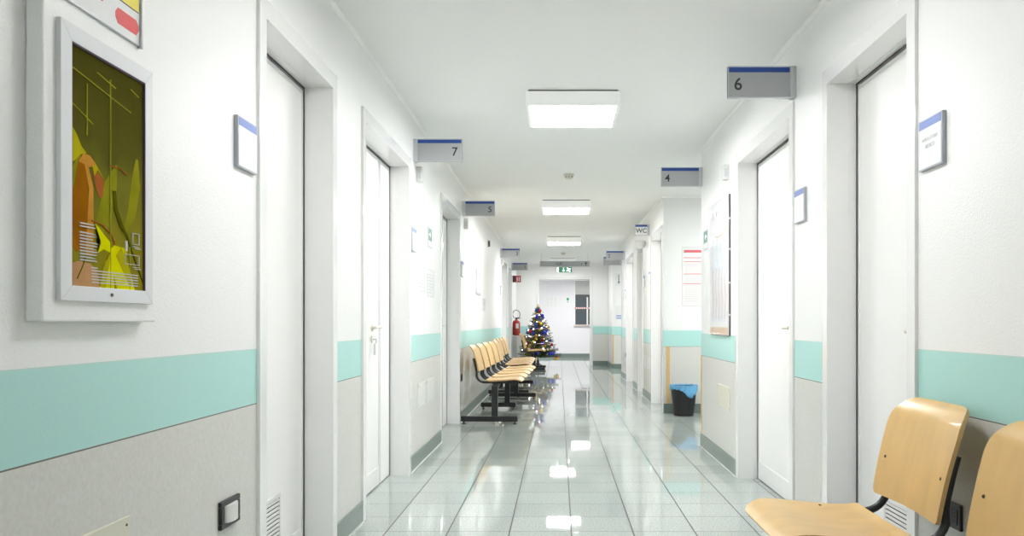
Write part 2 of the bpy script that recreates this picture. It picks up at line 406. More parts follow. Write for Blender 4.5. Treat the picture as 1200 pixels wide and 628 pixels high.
# ---------------------------------------------------------------- ceiling lights
def ceiling_light(x, y, label, group='square ceiling lights along the corridor', g='glow'):
    t = tag(empty('ceiling_light', (x, y, HC)), label, 'ceiling light', group)
    h = .30; z1 = HC; z0 = HC-.10
    obj('shadow_gap', bx(x-.285, x+.285, y-.285, y+.285, z1-.012, z1), 'ink', t)
    obj('housing', boxes((x-h, x+h, y-h, y+h, z0+.012, z1-.010)), 'brightened', t, .003)
    f = .022
    obj('frame', boxes((x-h, x+h, y-h, y-h+f, z0, z0+.014), (x-h, x+h, y+h-f, y+h, z0, z0+.014), (x-h, x-h+f, y-h+f, y+h-f, z0, z0+.014), (x+h-f, x+h, y-h+f, y+h-f, z0, z0+.014)), 'brightened', t, .002)
    obj('diffuser', bx(x-h+f, x+h-f, y-h+f, y+h-f, z0+.003, z0+.012), g, t)
    return t
LX = .09
ceiling_light(LX, 5.39, 'largest square ceiling light, nearest, level with signs 6 and 7')
ceiling_light(LX, 9.95, 'second square ceiling light from the front, beyond the smoke detector')
ceiling_light(LX, 14.05, 'third square ceiling light, smallest fully visible one, near signs 3 and 2')
ceiling_light(LX, 18.75, 'farthest ceiling light, mostly hidden above the long hanging sign', g='dimmer')
ceiling_light(LX, 2.9, 'square ceiling light just above the top edge of the frame, over the first doors', g='dimmer')
ceiling_light(LX, -3.0, 'square ceiling light behind the camera near the rear wall')
ceiling_light(2.5, 8.15, 'ceiling light round the corner in the near side passage', 'ceiling lights in the side rooms')
ceiling_light(2.5, 17.1, 'ceiling light round the corner in the far side passage', 'ceiling lights in the side rooms')
ceiling_light(.65, 22.9, 'ceiling light in the room past the open doorway, right', 'ceiling lights in the side rooms')
ceiling_light(-1.0, 22.2, 'ceiling light in the room past the open doorway, left', 'ceiling lights in the side rooms')

def smoke(x, y, label):
    t = tag(empty('smoke_detector', (x, y, HC)), label, 'smoke detector', 'smoke detectors on the corridor ceiling')
    bm = bmesh.new(); lathe(bm, [(.052, 0), (.052, -.012), (.046, -.018)], (x, y, HC)); obj('base', bm, 'ivory', t, smooth=True)
    bm = bmesh.new(); lathe(bm, [(.040, -.018), (.040, -.034), (.030, -.046), (.012, -.050)], (x, y, HC)); obj('head', bm, 'ivory', t, smooth=True)
    bm = bmesh.new()
    for k in range(8):
        a = k*PI/4; tube(bm, [(x+.036*math.cos(a), y+.036*math.sin(a), HC-.030), (x+.042*math.cos(a), y+.042*math.sin(a), HC-.030)], .005, 6)
    obj('vent_slot', bm, 'ink', t)
smoke(LX+.01, 8.0, 'small round smoke detector on ceiling between the first two lights')
smoke(LX+.01, 16.9, 'tiny smoke detector on ceiling just before the long hanging sign')

# ---------------------------------------------------------------- number signs
ZT = 2.385
def number_sign(side, y, s, label, w=.325, h=.162, dz=0, blank=False, hung=True, fs=.088, face='signgrey'):
    z1 = ZT+dz; z0 = z1-h; sd = -side
    x0 = WX(side, -.026); x1 = x0+sd*w
    t = tag(empty('number_sign', (WX(side, 0), y, z0)), label, 'sign', 'projecting number signs by the doors')
    obj('wall_bracket', boxes((WX(side, 0), x0, y-.022, y+.028, z0-.002, z1)), 'alu', t, .002)
    p = obj('panel', bx(x0, x1, y-.010, y+.010, z0, z1), face, t, .001)
    e = .005
    obj('panel_frame', boxes((x0, x1, y-.013, y+.013, z1-e, z1+.001), (x0, x1, y-.013, y+.013, z0-.001, z0+e), (x0, x0+sd*e, y-.013, y+.013, z0+e, z1-e), (x1-sd*e, x1, y-.013, y+.013, z0+e, z1-e)), 'alu', t)
    obj('blue_strip', bx(x0+sd*e, x1-sd*e, y-.0125, y+.0125, z1-.030, z1-e), 'signblue', t, label='blue strip along the top edge')
    if s:
        xx = (x1-sd*.053) if len(s) == 1 else (x0+x1)/2
        text_obj('lettering', s, fs, (xx, y-.0108, z0+(h-.03)/2+.002), (1, 0, 0), (0, 0, 1), 'ink', t)
    return t
number_sign(-1, 5.80, '7', 'grey sign with blue strip and number 7, left wall, nearest')
number_sign(-1, 8.75, '5', 'grey sign with blue strip and number 5, left wall')
number_sign(-1, 14.37, '3', 'small grey sign numbered 3, left wall beyond sign 5')
number_sign(-1, 17.80, '1', 'small grey sign numbered 1, left wall near fire sign')
number_sign(1, 4.16, '6', 'largest grey sign with blue strip and number 6, right wall')
number_sign(1, 6.86, '4', 'grey sign with number 4 at the right corridor corner')
number_sign(1, 14.85, '2', 'small grey sign numbered 2, right wall far down corridor')
number_sign(1, 15.74, '', 'small blank-looking grey sign half hidden behind sign 2', dz=-.035)
number_sign(1, 10.85, 'WC', 'small square white sign reading WC, right wall', w=.17, h=.145, fs=.085, face='paper')

def wall_box(side, y, z0, z1, label):
    t = tag(empty('wall_box', (WX(side, 0), y, z0)), label, 'wall box', 'small white boxes beside the door signs')
    obj('cover', bx(WX(side, 0), WX(side, -.045), y-.03, y+.03, z0, z1), 'plastic', t, .006)
    obj('lens', bx(WX(side, -.010), WX(side, -.035), y-.032, y-.0299, z0+.02, z1-.03), 'paleframe', t, .001)
wall_box(-1, 5.93, 2.10, 2.21, 'small white wall box under sign 7')
wall_box(-1, 8.90, 2.10, 2.21, 'small white wall box under sign 5')
wall_box(-1, 14.55, 2.10, 2.21, 'tiny white wall box under sign 3')
wall_box(1, 5.80, 2.09, 2.20, 'small white wall box beyond the door under sign 6')

# hanging directory
t = tag(empty('hanging_sign', (.125, 17.2, 2.26)), 'long grey sign hanging across the corridor with an up arrow', 'sign')
obj('panel', bx(-.40, .65, 17.185, 17.215, 2.26, 2.376), 'signgrey', t, .002)
obj('end_cap', boxes((-.408, -.40, 17.18, 17.22, 2.257, 2.379)), 'alu', t); obj('end_cap', boxes((.65, .658, 17.18, 17.22, 2.257, 2.379)), 'alu', t)
for x in (-.38, .62): obj('suspension_rod', tb([(x, 17.2, 2.37), (x, 17.2, HC)], .003, 6), 'alu', t)
text_obj('lettering', 'CUP', .07, (0.0, 17.1842, 2.318), (1, 0, 0), (0, 0, 1), 'ink', t)
text_obj('lettering', 'x', .06, (.49, 17.1842, 2.318), (1, 0, 0), (0, 0, 1), 'ink', t)
bm = bmesh.new(); prism(bm, [(-.008, -.042), (.008, -.042), (.008, .01), (.03, .01), (0, .044), (-.03, .01), (-.008, .01)], lambda u, v, q: (.578+u, q, 2.318+v), 17.1835, 17.1845)
obj('arrow', bm, 'ink', t)
# exit sign
yE = YE
t = tag(empty('exit_sign', (.13, yE, 2.30)), 'green emergency exit sign with running figure above the far doorway', 'sign')
obj('housing', bx(-.07, .33, yE-.05, yE, 2.300, 2.437), 'plastic', t, .004)
obj('face', bx(.0, .325, yE-.054, yE-.05, 2.306, 2.431), 'green', t)
f3 = lambda u, v, q: (u, q, v)
bm = bmesh.new(); box(bm, -.052, -.006, yE-.056, yE-.050, 2.312, 2.425); obj('doorway_symbol', bm, 'dimglow', t)
bm = bmesh.new(); prism(bm, [(.105, 2.42), (.125, 2.42), (.125, 2.36), (.15, 2.36), (.115, 2.315), (.08, 2.36), (.105, 2.36)], f3, yE-.0555, yE-.053); obj('arrow_symbol', bm, 'dimglow', t)
bm = bmesh.new(); prism(bm, [(.20, 2.405), (.225, 2.42), (.26, 2.395), (.30, 2.40), (.30, 2.388), (.262, 2.375), (.25, 2.36), (.285, 2.345), (.275, 2.315), (.262, 2.318), (.265, 2.34), (.23, 2.345), (.21, 2.33), (.185, 2.33), (.185, 2.342), (.205, 2.345), (.225, 2.37), (.22, 2.395), (.207, 2.393)], f3, yE-.0555, yE-.053)
bmesh.ops.triangulate(bm, faces=[f for f in bm.faces if len(f.verts) > 4])
tube(bm, [(.200, yE-.0555, 2.418), (.200, yE-.053, 2.418)], .010, 12); obj('running_figure', bm, 'dimglow', t)
# fire sign
t = tag(empty('fire_sign', (-XL, 18.2, 1.98)), 'small red sign with white extinguisher symbol above the extinguisher', 'sign')
obj('wall_bracket', bx(-XL, -1.0, 18.18, 18.23, 1.975, 2.125), 'darkpurple', t)
obj('panel', bx(-1.0, -.865, 18.195, 18.205, 1.975, 2.125), 'redsign', t)
obj('flame_symbol', boxes((-.915, -.89, 18.190, 18.195, 2.0, 2.10), (-.96, -.935, 18.190, 18.195, 1.995, 2.075), (-.955, -.94, 18.190, 18.195, 2.075, 2.10)), 'white', t)

# ---------------------------------------------------------------- wall plates etc.
def room_plate(side, y0, z0, label, w=.165, h=.168, txt=False, dep=.014):
    y1 = y0+w; z1 = z0+h; X = lambda r: WX(side, r)
    t = tag(empty('room_plate', (X(0), y0+w/2, z0)), label, 'sign', 'framed name plates beside the doors')
    obj('frame', bx(X(0), X(-dep), y0, y1, z0, z1), 'plateframe', t, .002)
    obj('insert', bx(X(-dep), X(-dep-.0008), y0+.007, y1-.006, z0+.006, z1-.032), 'paper', t)
    obj('blue_strip', bx(X(-dep), X(-dep-.001), y0+.007, y1-.006, z1-.032, z1-.005), 'platelilac', t, label='pale blue strip')
    if txt:
        for s, zz, sz in (('AMBULATORIO', z0+.098, .016), ('MEDICO', z0+.074, .018)):
            text_obj('lettering', s, sz, (X(-dep-.001), (y0+y1)/2, zz), (0, 1, 0) if side < 0 else (0, -1, 0), (0, 0, 1), 'greyink', t)
    return t
room_plate(-1, 2.59, 1.565, 'white framed name plate with blue strip beside the near left door')
room_plate(1, 2.535, 1.565, 'white framed name plate with faint lettering beside the near right door', txt=True)
room_plate(1, 3.965, 1.565, 'silver framed name plate between the two near right doors')
room_plate(-1, 5.68, 1.57, 'silver framed name plate on left wall just past sign 7')
room_plate(-1, 8.56, 1.55, 'narrow-looking name plate on left wall just past sign 5')
room_plate(-1, 14.28, 1.55, 'tiny name plate on left wall below sign 3')
room_plate(1, 10.66, 1.575, 'name plate below the WC sign, nearer of the pair')
room_plate(1, 11.38, 1.56, 'name plate below the WC sign, farther of the pair')
room_plate(1, 14.62, 1.5, 'tiny name plate on right wall below sign 2')

def safety(side, y0, z0, label, g='palegreen'):
    X = lambda r: WX(side, r)
    t = tag(empty('safety_sign', (X(0), y0+.1, z0)), label, 'sign', 'small green and white safety signs')
    obj('panel', bx(X(0), X(-.004), y0, y0+.20, z0, z0+.17), 'paleframe', t, .001)
    obj('face', bx(X(-.004), X(-.0046), y0+.02, y0+.18, z0+.06, z0+.155), g, t)
    bm = bmesh.new()
    q = (lambda u, v, d: (X(-.0046-d), y0+u, z0+v))
    prism(bm, [(.04, .10), (.09, .10), (.09, .08), (.14, .108), (.09, .136), (.09, .116), (.04, .116)], q, 0, .0006)
    prism(bm, [(.02, .015), (.18, .015), (.18, .05), (.02, .05)], q, -.0006, .0004)
    obj('arrow', bm, 'white', t)
    return t
safety(-1, 6.42, 1.665, 'small green safety sign on left wall between signs 7 and 5')
safety(1, 6.58, 1.665, 'small green safety sign on right wall beside the covered poster')

def cover_plate(side, y0, y1, z0, z1, label, m='cream', grp='blank cover plates low on the walls'):
    X = lambda r: WX(side, r)
    t = tag(empty('cover_plate', (X(0), (y0+y1)/2, z0)), label, 'wall plate', grp)
    obj('plate', bx(X(0), X(-.006), y0, y1, z0, z1), m, t, .003)
    bm = bmesh.new()
    for yy in (y0+.018, y1-.018):
        for zz in (z0+.02, z1-.02): tube(bm, [(X(-.005), yy, zz), (X(-.0072), yy, zz)], .0035, 8)
    obj('screw', bm, 'rivet', t)
cover_plate(-1, 1.60, 1.955, .415, .592, 'cream blank plate on left wall at the bottom edge of the photo')
cover_plate(-1, 5.95, 6.30, .425, .605, 'left one of two white plates between the left double doors', 'plastic')
cover_plate(-1, 6.36, 6.72, .425, .605, 'right one of two white plates between the left double doors', 'plastic')
cover_plate(1, 5.73, 6.17, .425, .595, 'cream blank cover plate low on the right wall below the covered poster')
cover_plate(1, 10.68, 11.08, .42, .59, 'nearer of two small white plates below the WC name plates', 'plastic')
cover_plate(1, 11.14, 11.54, .42, .59, 'farther of two small white plates below the WC name plates', 'plastic')

# night light on left wall
def rocker(side, y0, y1, z0, z1):
    X = lambda r: WX(side, r)
    t = tag(empty('wall_light', (X(0), (y0+y1)/2, z0)), 'black framed wall light with white bulging lens, low on near left wall', 'wall light')
    b = .017
    obj('frame', boxes((X(0), X(-.012), y0, y1, z0, z0+b), (X(0), X(-.012), y0, y1, z1-b, z1), (X(0), X(-.012), y0, y0+b*1.4, z0+b, z1-b), (X(0), X(-.012), y1-b*1.4, y1, z0+b, z1-b)), 'blackpl', t, .003)
    bm = bmesh.new(); c = (y0+y1)/2; w = (y1-y0)/2-.026
    prof = [(c+w*math.sin(a), .006+.020*math.cos(a)) for a in [(-PI/2)+PI*k/12 for k in range(13)]]
    prism(bm, prof, lambda u, v, q: (X(-v), u, q), z0+b, z1-b)
    obj('lens', bm, 'plastic', t, smooth=True)
rocker(-1, 2.47, 2.615, .418, .505)
def outlet(side, y0, label, z0=.42, w=.12, h=.08, n=3):
    X = lambda r: WX(side, r)
    t = tag(empty('wall_outlet', (X(0), y0+w/2, z0)), label, 'outlet', 'black wall sockets low on the walls')
    obj('frame', bx(X(0), X(-.010), y0, y0+w, z0, z0+h), 'blackpl', t, .003)
    for k in range(n):
        a = y0+.014+k*(w-.028)/n
        obj('socket', bx(X(-.010), X(-.0125), a+.001, a+(w-.028)/n-.001, z0+.016, z0+h-.016), 'ink', t, .001)
    bm = bmesh.new()
    for k in range(n):
        a = y0+.014+(k+.5)*(w-.028)/n
        for zz in (-.012, 0, .012): tube(bm, [(X(-.012), a, z0+h/2+zz), (X(-.0130), a, z0+h/2+zz)], .0026, 8)
    obj('pin_hole', bm, 'slot', t)
outlet(1, 2.43, 'black wall socket on right wall behind the wooden chairs', z0=.425)
outlet(-1, 8.52, 'black wall socket on left wall behind the row of chairs', z0=.43)
outlet(1, 14.58, 'tiny black wall socket far down the right wall', z0=.43)

# small fittings on left wall behind the benches
t = tag(empty('paper_dispenser', (-XL, 10.35, 1.45)), 'white narrow dispenser on left wall above the chairs', 'dispenser')
obj('body', bx(-XL, -XL+.02, 10.1, 10.6, 1.42, 1.74), 'paleframe', t, .004); obj('face', bx(-XL+.02, -XL+.022, 10.15, 10.55, 1.45, 1.62), 'paper', t)
obj('header_strip', bx(-XL+.02, -XL+.022, 10.15, 10.55, 1.66, 1.72), 'greyink', t)
t = tag(empty('notice_card', (-XL, 11.2, 1.25)), 'small white card on left wall right of the dispenser', 'notice')
obj('card', bx(-XL, -XL+.003, 11.0, 11.4, 1.22, 1.40), 'paleframe', t); obj('print', bx(-XL+.003, -XL+.0035, 11.05, 11.35, 1.30, 1.38), 'greyink', t)
t = tag(empty('wall_sensor', (-XL, 12.0, 2.2)), 'small dark round sensor high on left wall between signs 5 and 3', 'sensor')
bm = bmesh.new(); tube(bm, [(-XL, 11.8, 2.22), (-XL+.012, 11.8, 2.22)], .055, 20); obj('base', bm, 'plastic', t, smooth=True)
bm = bmesh.new(); tube(bm, [(-XL+.012, 11.8, 2.22), (-XL+.034, 11.8, 2.22)], .045, 20); obj('dome', bm, 'ink', t, smooth=True)
# round fitting near WC
t = tag(empty('emergency_lamp', (XR, 11.0, 2.12)), 'small white rounded lamp on right wall under the WC sign', 'wall lamp')
bm = bmesh.new(); lathe(bm, [(.02, -.055), (.06, -.045), (.075, 0), (.075, .05), (.06, .06)], (XR-.08, 11.35, 2.16), 20); obj('shade', bm, 'plastic', t, smooth=True)
obj('arm', tb([(XR, 11.35, 2.19), (XR-.06, 11.35, 2.19)], .014), 'paleframe', t)

def sheet(side, y0, y1, z0, z1, label, lines=7, m='greyink', head=None, name='notice_sheet', grp='paper notices on the left wall'):
    X = lambda r: WX(side, r)
    t = tag(empty(name, (X(0), (y0+y1)/2, z0)), label, 'notice', grp)
    obj('paper', bx(X(0), X(-.002), y0, y1, z0, z1), 'paper', t)
    bm = bmesh.new(); n = lines
    for k in range(n):
        z = z1-.03-(k+.5)*(z1-z0-.05)/n; e = y1-.03-random.random()*.1
        box(bm, X(-.002), X(-.0025), y0+.03, e, z-.0022, z+.0022)
    obj('print', bm, m, t)
    obj('border', boxes((X(-.002), X(-.003), y0, y1, z1-.006, z1), (X(-.002), X(-.003), y0, y1, z0, z0+.006), (X(-.002), X(-.003), y0, y0+.008, z0+.006, z1-.006), (X(-.002), X(-.003), y1-.008, y1, z0+.006, z1-.006)), 'paleframe', t)
    return t
sheet(-1, 5.98, 6.32, 1.30, 1.53, 'pale notice sheet on left wall past sign 7, nearer of two')
sheet(-1, 6.38, 6.72, 1.27, 1.49, 'pale notice sheet on left wall past sign 7, farther of two')

# ---------------------------------------------------------------- left display case on its raised panel
xp = -1.015; a0, a1 = 1.577, 2.020
t = struct(obj('trim_7', bx(-XL, xp, a0, a1, 1.062, 2.40), 'wall', bevel=.004), 'raised white plaster panel behind the framed print')
c = tag(empty('framed_print', (xp, 1.81, 1.10)), 'large olive and yellow print in a white aluminium frame on the near left wall', 'picture')
fx = xp+.010
F0, F1, FZ0, FZ1 = 1.619, 1.985, 1.105, 1.678
P0, P1, PZ0, PZ1 = 1.657, 1.951, 1.137, 1.642
bm = bmesh.new()
def quadf(pts): prism(bm, pts, lambda u, v, q: (q, u, v), xp, fx)
quadf([(F0, FZ0), (F1, FZ0), (P1, PZ0), (P0, PZ0)]); quadf([(F0, FZ1), (P0, PZ1), (P1, PZ1), (F1, FZ1)])
quadf([(F0, FZ0), (P0, PZ0), (P0, PZ1), (F0, FZ1)]); quadf([(F1, FZ0), (F1, FZ1), (P1, PZ1), (P1, PZ0)])
obj('frame', bm, 'artframe', c, .001)
obj('screw', tb([(fx-.001, 1.803, 1.122), (fx+.002, 1.803, 1.122)], .004, 10), 'rivet', c)
obj('inner_edge', boxes((xp, xp+.009, P0, P0+.0025, PZ0, PZ1), (xp, xp+.009, P1-.0025, P1, PZ0, PZ1), (xp, xp+.009, P0, P1, PZ1-.004, PZ1)), 'darkpurple', c)
pr = obj('print', bx(xp, xp+.004, P0, P1, PZ0, PZ1), 'art', c)
lay = [0]
def quads(polys):
    out = []
    for p in polys:
        if isinstance(p, tuple): out += [[p[0][i], p[0][i+1], p[1][i+1], p[1][i]] for i in range(len(p[0])-1)]
        else: out.append(p)
    return out
def art(name, polys, m):
    if len(polys) > 1 and name not in ('white_lettering', 'fine_line'):
        for p in polys: art(name, [p], m)
        return
    lay[0] += 1; x = xp+.004+.00012*lay[0]; bm = bmesh.new()
    for p in quads(polys):
        prism(bm, p, lambda u, v, q: (q, P0+u*(P1-P0), PZ0+v*(PZ1-PZ0)), xp+.0035, x)
    bmesh.ops.triangulate(bm, faces=[f for f in bm.faces if len(f.verts) > 4])
    obj(name, bm, m, pr)
def curve(pts, w):
    L = []; R = []
    for i, p in enumerate(pts):
        a = pts[max(i-1, 0)]; b = pts[min(i+1, len(pts)-1)]
        dx, dy = (b[0]-a[0])*.58, b[1]-a[1]; l = math.hypot(dx, dy) or 1
        ww = w[i] if isinstance(w, (list, tuple)) else w
        L.append((p[0]-dy/l*ww/.58, p[1]+dx/l*ww)); R.append((p[0]+dy/l*ww/.58, p[1]-dx/l*ww))
    return (L, R)
art('lime_leaf', [curve([(.30, .20), (.42, .30), (.52, .45), (.60, .56)], [.01, .05, .05, .005]), curve([(.70, .25), (.82, .36), (.88, .5), (.90, .62)], [.01, .035, .04, .01]), curve([(.02, .30), (.05, .45), (.12, .56)], [.03, .03, .005])], 'alime')
art('brown_stalk', [[(0, .18), (0, .36), (.06, .43), (.10, .53), (.20, .535), (.22, .40), (.23, .28), (.20, .16), (.08, .14)]], 'abrown')
art('orange_stalk', [curve([(.24, .14), (.25, .28), (.26, .42), (.19, .53)], [.03, .022, .016, .012])], 'aorange')
art('red_petal', [[(.26, .53), (.34, .50), (.42, .47), (.41, .40), (.36, .39), (.31, .44)]], 'ared')
art('feather_leaf', [[(0, .60), (0, .50), (.06, .52), (.12, .55), (.20, .565), (.14, .585), (.08, .63), (.02, .66)], [(.20, .56), (.30, .54), (.44, .47), (.34, .51), (.30, .48), (.27, .52), (.22, .535)]], 'ayel2')
art('orange_bud', [[(.10, .52), (.16, .56), (.24, .56), (.32, .53), (.24, .51)]], 'aorange')
art('yellow_flower', [[(.30, .28), (.42, .235), (.52, .20), (.50, .16), (.42, .17), (.34, .15), (.38, .20)], [(.36, .0), (.44, .12), (.54, .15), (.56, .0)],
                      [(.50, .17), (.56, .195), (.70, .19), (.74, .17), (.72, .12), (.78, .06), (.86, 0), (.60, 0), (.54, .08)], [(0, .01), (.1, 0), (0, .05)]], 'aylw')
art('peach_blossom', [[(.02, .0), (0, .09), (.10, .105), (.24, .10), (.33, .07), (.36, .0)]], 'askin')
art('yellow_petal', [curve([(.40, .0), (.44, .08), (.50, .15)], [.02, .02, .005]), curve([(.62, .17), (.72, .10), (.80, .02)], [.03, .028, .01])], 'ayel2')
art('dark_stem', [curve([(.56, .44), (.58, .36), (.66, .29), (.74, .25), (.84, .16), (.94, .08), (1, .03)], [.012, .014, .012, .007, .004, .003, .003]), curve([(.08, .03), (.14, .08), (.18, .12)], .003)], 'adark')
art('fine_line', [[(.0, .900), (.0, .903), (.80, .828), (.80, .825)], [(.33, .93), (.33, .933), (.58, .905), (.58, .902)], [(.2, .64), (.205, .64), (.205, .86), (.2, .86)], [(.505, .0), (.510, .0), (.510, .93), (.505, .93)],
                  [(0, .755), (0, .758), (.28, .70), (.28, .697)], [(.78, .0), (.785, .0), (.785, .20), (.78, .20)], [(.8, .935), (.8, .938), (.92, .92), (.92, .917)]], 'aline')
art('red_arc', [curve([(.26, .285), (.40, .275), (.52, .24), (.57, .20)], .0022), curve([(.5, .545), (.64, .55), (.74, .53)], .002)], 'ared')
rows = []
random.seed(3)
for k in range(13):
    z = .262-k*.0128
    if k in (2,): continue
    rows.append([(.11, z), (.11+.13+random.random()*.12, z), (.11+.13+random.random()*.12, z+.006), (.11, z+.006)])
for k in range(6):
    z = .018+k*.0125
    e = .90 if k < 4 else (.9 if k == 4 else .34)
    if k == 5: e = .33
    rows.append([(.25, z), (e, z), (e, z+.005), (.25, z+.005)])
for (u0, u1, v0, v1) in ((.82, .925, .215, .268), (.705, .925, .118, .165)):
    e = .003
    rows += [[(u0, v0), (u1, v0), (u1, v0+e), (u0, v0+e)], [(u0, v1-e), (u1, v1-e), (u1, v1), (u0, v1)], [(u0, v0), (u0+.008, v0), (u0+.008, v1), (u0, v1)], [(u1-.008, v0), (u1, v0), (u1, v1), (u1-.008, v1)]]
    rows += [[(u1-.1, v0-.012), (u1, v0-.012), (u1, v0-.009), (u1-.1, v0-.009)], [(u1-.07, v0-.020), (u1+.02, v0-.020), (u1+.02, v0-.016), (u1-.07, v0-.016)]]
rows += [[(.715, .178), (.745, .178), (.745, .225), (.715, .225)]]
art('white_lettering', rows, 'apale')

# evacuation notice above it
y0, y1, z0, z1 = 1.50, 1.930, 1.725, 2.12
t = tag(empty('evacuation_notice', (xp, (y0+y1)/2, z0)), 'white notice with red pills and a yellow band above the olive print', 'notice')
obj('board', bx(xp, xp+.006, y0, y1, z0, z1), 'paper', t)
obj('edge_strip', bx(xp, xp+.012, y1, y1+.006, z0-.006, z1), 'alu', t, .001); obj('edge_strip', bx(xp, xp+.0065, y0, y1, z0-.001, z0+.0005), 'alu', t)
def flat(name, polys, m, dx):
    bm = bmesh.new()
    for p in polys: prism(bm, p, lambda u, v, q: (q, y0+u, z0+v), xp+.006, xp+.006+dx)
    obj(name, bm, m, t)
flat('yellow_band', [[(0.02, .078), (.425, .078), (.425, .122), (.02, .122)]], 'yellow', .0006)
flat('black_rule', [[(0.02, .0755), (.425, .0755), (.425, .078), (.02, .078)]], 'ink', .0007)
flat('red_rule', [[(0.02, .122), (.425, .122), (.425, .1235), (.02, .1235)]], 'redprint', .0007)
def pill(a, b, v0, v1):
    m_ = .012; return [(a, v0+m_), (a+m_*.8, v0), (b-m_*.8, v0), (b, v0+m_), (b, v1-m_), (b-m_*.8, v1), (a+m_*.8, v1), (a, v1-m_)]
for q_ in (pill(.085, .215, .030, .066), pill(.325, .424, .020, .056), pill(.05, .4, .25, .29)): flat('red_pill', [q_], 'redprint', .0006)
text_obj('lettering', 'F3', .022, (xp+.0066, y0+.265, z0+.052), (0, 1, 0), (0, 0, 1), 'pinkred', t)

# ---------------------------------------------------------------- covered poster, right wall
X = lambda r: WX(1, r)
y0, y1, z0, z1 = 5.72, 6.42, .965, 1.98
t = tag(empty('covered_poster', (X(0), (y0+y1)/2, z0)), 'tall pale poster under clear plastic on the right wall beyond sign 6', 'poster')
obj('backing_board', bx(X(0), X(-.011), y0, y1, z0, z1), 'darkpurple', t)
obj('sheet', bx(X(-.011), X(-.018), y0+.004, y1-.002, z0+.004, z1-.004), 'paper', t)
def pz(name, polys, m, d=.0186):
    bm = bmesh.new()
    for p in quads(polys): prism(bm, p, lambda u, v, q: (X(-q), y1-u*(y1-y0), z0+v*(z1-z0)), .018, d)
    bmesh.ops.triangulate(bm, faces=[f for f in bm.faces if len(f.verts) > 4])
    obj(name, bm, m, t)
M['ppale'] = mat('pale_blue_print', (226, 232, 238), .5); M['pbeige'] = mat('beige_print', (224, 188, 148), .5, var=.2, vscale=12); M['pgrey'] = mat('pale_grey_print', (214, 216, 222), .5)
pz('bottom_band', [[(.05, .005), (.97, .005), (.97, .06), (.05, .06)]], 'pbeige')
pz('print', [[(.10, .10), (.90, .10), (.90, .68), (.10, .68)]], 'ppale')
pz('title', [[(.15+k*.1, .88), (.21+k*.1, .88), (.21+k*.1, .93), (.15+k*.1, .93)] for k in range(7)], 'pgrey')
pz('figure', [curve([(.2+.16*k, .12), (.23+.16*k, .25), (.19+.16*k, .38), (.22+.16*k, .5)], [.02, .03, .025, .01]) for k in range(5)], 'rose', .0192)
pz('orange_rule', [curve([(.05, .70), (.3, .74), (.6, .73), (.97, .77)], .004)], 'pbeige', .0192)
cl = bpy.data.materials.new('clear_plastic'); cl.use_nodes = True; b = cl.node_tree.nodes['Principled BSDF']
b.inputs['Alpha'].default_value = .16; b.inputs['Roughness'].default_value = .06; b.inputs['Base Color'].default_value = (.93, .93, .93, 1); M['clear'] = cl
bm = bmesh.new(); n = 14
g = [[bm.verts.new((X(-.0225-.004*math.sin(i*1.1)*math.sin(j*.8+i)-.003*(1 if (i+j) % 3 else 0)), y0+(y1-y0)*i/n, z0+(z1-z0)*j/20)) for j in range(21)] for i in range(n+1)]
for i in range(n):
    for j in range(20): bm.faces.new((g[i][j], g[i+1][j], g[i+1][j+1], g[i][j+1]))
o = obj('plastic_cover', bm, 'clear', t, smooth=True, label='wrinkled clear plastic cover')
md = o.modifiers.new('thick', 'SOLIDIFY'); md.thickness = .0012
for z in (z0+.15, z0+.38, z0+.62, z0+.84): obj('clip', tb([(X(-.010), y0-.004, z), (X(-.010), y0+.002, z)], .007, 8), 'white', t)

# red-lined poster on passage wall (faces the camera)
t = tag(empty('price_poster', (1.6, 9.40, 1.26)), 'white poster with red rules on the passage wall above the bin', 'poster')
yb = 9.40; x0, x1, z0, z1 = 1.445, 1.90, 1.255, 1.945
obj('paper', bx(x0, x1, yb-.003, yb, z0, z1), 'paper', t)
obj('border', boxes((x0, x1, yb-.0045, yb-.003, z0, z0+.005), (x0, x0+.004, yb-.0045, yb-.003, z0, z1), (x0, x1, yb-.0045, yb-.003, z1-.003, z1), (x1-.004, x1, yb-.0045, yb-.003, z0, z1)), 'rose', t)
obj('header_band', bx(x0+.02, x1-.02, yb-.004, yb-.003, z1-.065, z1-.035), 'pinkred', t)
bm = bmesh.new()
for dz in (.125, .172, .315, .43): box(bm, x0+.02, x1-.02, yb-.004, yb-.003, z1-dz-.0035, z1-dz+.0035)
obj('red_rule', bm, 'pinkred', t)
bm = bmesh.new()
for k in range(24):
    z = z1-.20-k*.019
    if min(abs(z1-d-z) for d in (.315, .43)) < .012: continue
    box(bm, x0+.03, x1-.05-random.random()*.1, yb-.0036, yb-.003, z-.0018, z+.0018)
obj('fine_print', bm, 'rose', t)

# arrow sign and paper in the far passage, end of corridor
t = tag(empty('arrow_sign', (1.42, 18.45, 1.9)), 'white sign with a black down arrow at far right of the corridor', 'sign')
obj('panel', bx(1.30, 1.56, 18.44, 18.45, 1.905, 2.20), 'paper', t, .002)
bm = bmesh.new(); prism(bm, [(-.008, .10), (.008, .10), (.008, -.06), (.024, -.06), (0, -.11), (-.024, -.06), (-.008, -.06)], lambda u, v, q: (1.375+u, q, 2.06+v), 18.4385, 18.4400); obj('arrow', bm, 'ink', t)
t = tag(empty('notice_sheet', (1.42, 18.45, 1.1)), 'white paper notice below the black arrow sign', 'notice')
obj('paper', bx(1.30, 1.52, 18.446, 18.45, 1.12, 1.45), 'paper', t)
obj('print', boxes((1.32, 1.50, 18.445, 18.446, 1.2, 1.23), (1.32, 1.50, 18.445, 18.446, 1.15, 1.18)), 'platelilac', t)

